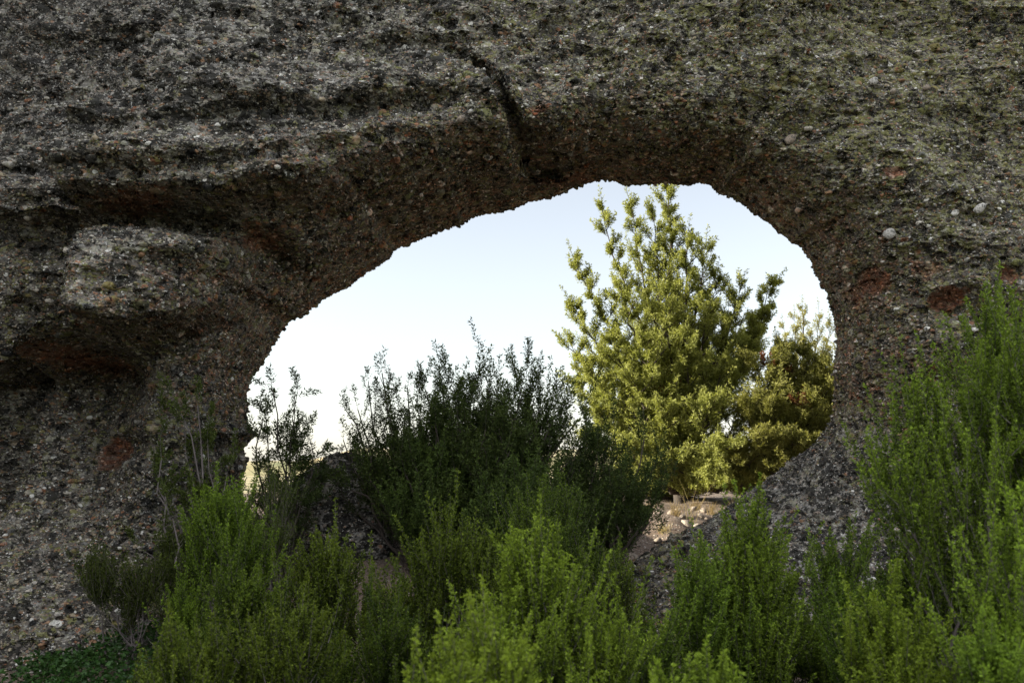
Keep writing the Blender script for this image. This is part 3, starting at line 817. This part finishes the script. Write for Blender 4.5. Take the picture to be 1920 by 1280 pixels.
# ------------------------------------------------------------------ conifer and trees beyond
def tree(name, label, cat, base, leaders, seed, mat, spray=(.33, .072), leaf=(.034, .012), br=(27, .74), per=7, nt=11, nl=6, young=.8, trunk_r=.09, curv=.10, dead=(), bark=None, up=.45, group=None, fork=.25):
    """leaders: (px, py, depth offset, branch length factor)"""
    rng = np.random.default_rng(seed)
    base = np.array(base, float)
    root = empty(name, base, label, cat, group)
    fb, sb = Bag(), Bag()
    tips = np.array([P(a, b, base[1] + c) - base for a, b, c, _ in leaders])
    main = tips[0]
    Bs, Ds, Ls = [], [], []
    for i, (tip, ld) in enumerate(zip(tips, leaders)):
        if i == 0: st = np.zeros(3)
        else: st = main * min(.85, max(.04, (tip[2] / main[2]) * fork * 1.8 - .06)) * np.array([1, 1, 1])
        hor = tip - st
        mid = st + hor * np.array([.62, .62, .36]) + rng.normal(0, .06, 3)
        cur = bez(st[None], mid[None], tip[None], 16)
        cur[0, 1:-1] += rng.normal(0, .02, (14, 3))
        r0 = trunk_r if i == 0 else trunk_r * .42
        v, f = tubes(cur, (r0 * (1 - .93 * np.linspace(0, 1, 16)))[None], 7); sb.add(v, f)
        c = cur[0]
        n = int(br[0] * (1 if i else 2.6))
        t = .12 + .88 * (np.arange(n) + rng.uniform(0, 1, n)) / n
        k = np.clip((t * 15).astype(int), 0, 14); q = (t * 15 - k)[:, None]
        p = c[k] * (1 - q) + c[k + 1] * q
        tg = norm(c[k + 1] - c[k])
        az = np.arange(n) * 2.399 + rng.uniform(0, 6, 1)
        out = np.stack([np.cos(az), np.sin(az), 0 * az], -1)
        bd = norm(out + tg * .55 + np.array([0, 0, up]))
        bl = ld[3] * br[1] * (.20 + .80 * (1 - t) ** .8) * np.clip(rng.lognormal(0, .38, n), .3, 1.9) * (rng.uniform(0, 1, n) > .2)
        bl = np.maximum(bl, .03)
        be = p + bd * bl[:, None]
        bc = bez(p, p + bd * bl[:, None] * .5 - np.array([0, 0, .06]) * bl[:, None], be, 5)
        v, f = tubes(bc, .018 * np.minimum(1, bl / .5)[:, None] * (1 - .8 * np.linspace(0, 1, 5)), 4); sb.add(v, f)
        for j in range(per):
            w = .2 + .8 * (j + rng.uniform(0, 1, n)) / per
            kk = np.clip((w * 4).astype(int), 0, 3); qq = (w * 4 - kk)[:, None]
            ar = np.arange(n)
            Bs.append(bc[ar, kk] * (1 - qq) + bc[ar, kk + 1] * qq)
            Ds.append(norm(bd * 1.0 + tg * .35 + norm(rng.normal(size=(n, 3))) * .6 + np.array([0, 0, .2])))
            Ls.append(spray[0] * rng.uniform(.55, 1.2, n) * (.40 + .60 * np.minimum(1, bl / .45)))
        Bs.append(c[-1:]); Ds.append(norm(c[-1:] - c[-2:-1])); Ls.append(np.array([spray[0] * .9]))
    Bs, Ds, Ls = np.concatenate(Bs), np.concatenate(Ds), np.concatenate(Ls)
    isd = np.zeros(len(Bs), bool)
    U_, V_ = unproject(Bs + base)
    for (a, b, r_) in dead: isd |= (np.hypot(U_ - a, V_ - b) < r_) & (rng.uniform(0, 1, len(Bs)) < .8)
    a = ~isd
    plumes(fb, sb, Bs[a], Ds[a], Ls[a], spray[1] * rng.uniform(.7, 1.25, a.sum()), rng, nt, nl, leaf, curv, spread=.95, young=young, axis_r=.004)
    v, f, w = fb.get()
    mesh("crown", v, f, mat, root, {"tint": w}, smooth=False)
    if isd.any():
        db = Bag()
        plumes(db, None, Bs[isd], Ds[isd], Ls[isd], spray[1] * rng.uniform(.6, 1, isd.sum()), rng, nt, nl, leaf, curv, spread=.95)
        v, f, w = db.get()
        o = mesh("dead_foliage", v, f, M_dead, root, {"tint": w}, smooth=False)
        o["label"] = "rust brown dead sprays"
    v, f, _ = sb.get()
    mesh("trunk", v, f, bark or M_bark, root)
    return root

TB = P(1275, 930, 14.0); TB[2] = gz(TB[0], TB[1]) - .05
tree("juniper_tree", "tall sunlit conifer with ragged pointed leaders behind the arch", "tree", TB,
     [(1252, 345, 0, .75), (1130, 392, -.2, .38), (1182, 385, .4, .45), (1225, 405, -.2, .5), (1290, 445, -.4, .55), (1076, 485, .3, .45), (1322, 462, .3, .6), (1388, 545, -.3, .6), (1452, 532, .5, .38), (1440, 580, .3, .35),
      (1072, 570, .1, .4), (1072, 650, -.5, .6), (1078, 720, .4, .6), (1120, 770, -.8, .7), (1205, 640, -1.2, .7), (1290, 640, -1.2, .7), (1360, 680, -1.1, .75), (1165, 545, -.8, .55),
      (1410, 640, .7, .7), (1240, 770, -1.4, .7), (1330, 760, -1.5, .75), (1365, 840, -1.7, .6), (1340, 880, -1.5, .5), (1190, 720, -1.2, .7), (1150, 640, -.9, .6), (1250, 540, -.9, .6), (1330, 580, -.6, .6),
      (1110, 690, -.9, .6), (1362, 600, -.2, .6), (1400, 655, .2, .7), (1425, 620, .4, .5), (1345, 520, .2, .5), (1280, 860, -1.3, .6), (1350, 905, -1.6, .45), (1400, 900, -1.2, .5), (1300, 900, -1.2, .5), (1230, 880, -1.2, .5), (1440, 895, -.8, .5), (1180, 840, -1.2, .7), (1400, 770, -.9, .7), (1100, 820, -.4, .7), (1230, 590, .9, .7), (1310, 690, 1.0, .8), (1180, 690, 1.0, .8)],
     201, M_juniper, dead=((1305, 540, 7), (1250, 750, 10)), young=.95)
TB = P(1480, 930, 13.2); TB[2] = gz(TB[0], TB[1]) - .05
tree("juniper_bush", "broad bushy conifer with rusty dead sprays behind the right pillar", "tree", TB,
     [(1460, 660, 0, .6), (1420, 690, -.3, .6), (1500, 665, .3, .6), (1545, 680, 0, .6), (1570, 720, -.2, .6), (1400, 760, -.6, .6), (1450, 760, -.8, .6), (1510, 760, -.8, .6), (1550, 800, -.6, .6), (1430, 830, -.9, .6),
      (1490, 830, -1.0, .6), (1380, 860, -.7, .5), (1600, 760, 0, .7), (1530, 720, .6, .7), (1470, 720, .6, .7), (1590, 690, .5, .6), (1450, 880, -.8, .5), (1530, 860, -.6, .5)],
     202, M_juniper, dead=((1435, 685, 13), (1465, 705, 10), (1500, 765, 10)), young=.8, trunk_r=.07)
TB = P(1510, 900, 24.0); TB[2] = gz(TB[0], TB[1]) - .05
tree("pale_leafy_tree", "airy pale yellow green tree seen furthest back beside the right pillar", "tree", TB,
     [(1505, 580, 0, .6), (1470, 615, .3, .6), (1535, 588, -.3, .6), (1555, 605, .2, .6), (1455, 645, -.2, .6), (1490, 600, -.4, .6), (1575, 640, 0, .6), (1520, 630, -.8, .6), (1480, 660, -.8, .6), (1590, 610, .5, .6), (1550, 660, -.8, .6)],
     203, M_pale, spray=(.36, .10), leaf=(.04, .017), br=(18, .8), per=5, nt=8, nl=4, young=.8, trunk_r=.10, curv=.1, up=.9)

for (lab, px, top, w, Yd, sd) in (("dark low undergrowth bush beneath the tall conifer", 1250, 862, 230, 15.2, 301), ("dark low undergrowth bush between the conifer and the rock ramp", 1430, 850, 220, 14.8, 302)):
    shrub(lab, px, top, w, Yd, sd, head=0, stems=44, per=9, leaf=(.04, .017), plume=(.25, .09), nt=12, nl=5, young=.4, mat=M_juniper, low=.02, flat=.5, wood=M_bark, group="low bushes beneath the conifer", name="low_bush")

# ------------------------------------------------------------------ small things on the ground
rng = np.random.default_rng(7)
for i in range(80):
    px = rng.uniform(1140, 1420); t = rng.uniform(0, 1)
    Yd = 9.6 + 2.6 * t
    x = (px - 960) / FPX * Yd
    s = .016 + .065 * rng.uniform(0, 1) ** 2.5
    z = float(gz(x, Yd))
    o = pebble("stone", (x, Yd, z + s * .25), (s, s * rng.uniform(.7, 1), s * .6), i + 60, M_stone, None, 3)
    o.rotation_euler = (0, 0, rng.uniform(0, 6))
    tag(o, "small pale loose stone on the bare ground behind the arch", "stone", "loose stones on the bare ground")
def tuft(px, Yd, hgt, nb, seed, label):
    r_ = np.random.default_rng(seed)
    x = (px - 960) / FPX * Yd
    z = float(gz(x, Yd))
    a = r_.uniform(0, 6.28, nb); ln = hgt * r_.uniform(.4, 1, nb); sp = r_.uniform(.1, .7, nb)
    st = np.stack([r_.normal(0, .03, nb), r_.normal(0, .03, nb), 0 * a - .02], -1)
    en = st + np.stack([np.cos(a) * sp * ln, np.sin(a) * sp * ln, ln], -1)
    md = st + (en - st) * np.array([.3, .3, .6])
    v, f = tubes(bez(st, md, en, 5), np.broadcast_to(np.array([.003, .0028, .0022, .0016, .0006]), (nb, 5)), 3)
    o = mesh("grass_tuft", v, f, M_straw, attrs={"tint": r_.uniform(0, 1, len(v))})
    o.location = (x, Yd, z)
    tag(o, label, "grass tuft", "dry grass tufts beyond the arch")
tuft(1265, 11.2, .22, 60, 1, "straw coloured grass tuft in the sunlit patch under the conifer")
tuft(1240, 10.6, .16, 40, 2, "short dry grass tuft at the left end of the sunlit patch")
tuft(1330, 11.6, .18, 46, 3, "dry grass tuft beside the foot of the rock ramp")
tuft(1292, 11.0, .50, 7, 4, "thin tall dry stalks rising before the conifer")
tuft(1372, 11.3, .30, 9, 5, "few bent dry stalks next to the rock ramp")

tuft(1215, 11.8, .15, 44, 6, "low pale grass tuft among the stones left of the tall dry stalks")
tuft(1300, 12.4, .16, 52, 7, "dry grass tuft furthest back at the edge of the conifer's shade")
tuft(1390, 12.2, .20, 50, 8, "dry grass tuft in the shade at the top of the rock ramp")

# low glossy cover at the bottom left
rng = np.random.default_rng(17)
n = 15000
px = rng.uniform(-250, 330, n); Yd = rng.uniform(4.8, 6.6 + 1.3 * sstep(20, 200, px))
x = (px - 960) / FPX * Yd
hgt = .06 + .30 * (.5 + .5 * fbm(np.stack([x * 2.2, Yd * 2.2, 0 * x], -1), 3, 8)) * sstep(8.3, 7.2, Yd)
pos = np.stack([x, Yd, gz(x, Yd) + hgt * rng.uniform(.3, 1, n)], -1)
d = norm(rng.normal(size=(n, 3)) * np.array([1, 1, .4]) + np.array([0, -.2, .25]))
v, f, a = leaves(pos, d, rng.uniform(.03, .055, n), rng.uniform(.018, .03, n), rng, rng.uniform(0, 1, n))
o = mesh("ground_cover", v, f, M_ivy, attrs={"tint": a}, smooth=False)
tag(o, "low dark glossy leaved ground cover at the foot of the left wall", "ground cover", kind="stuff")
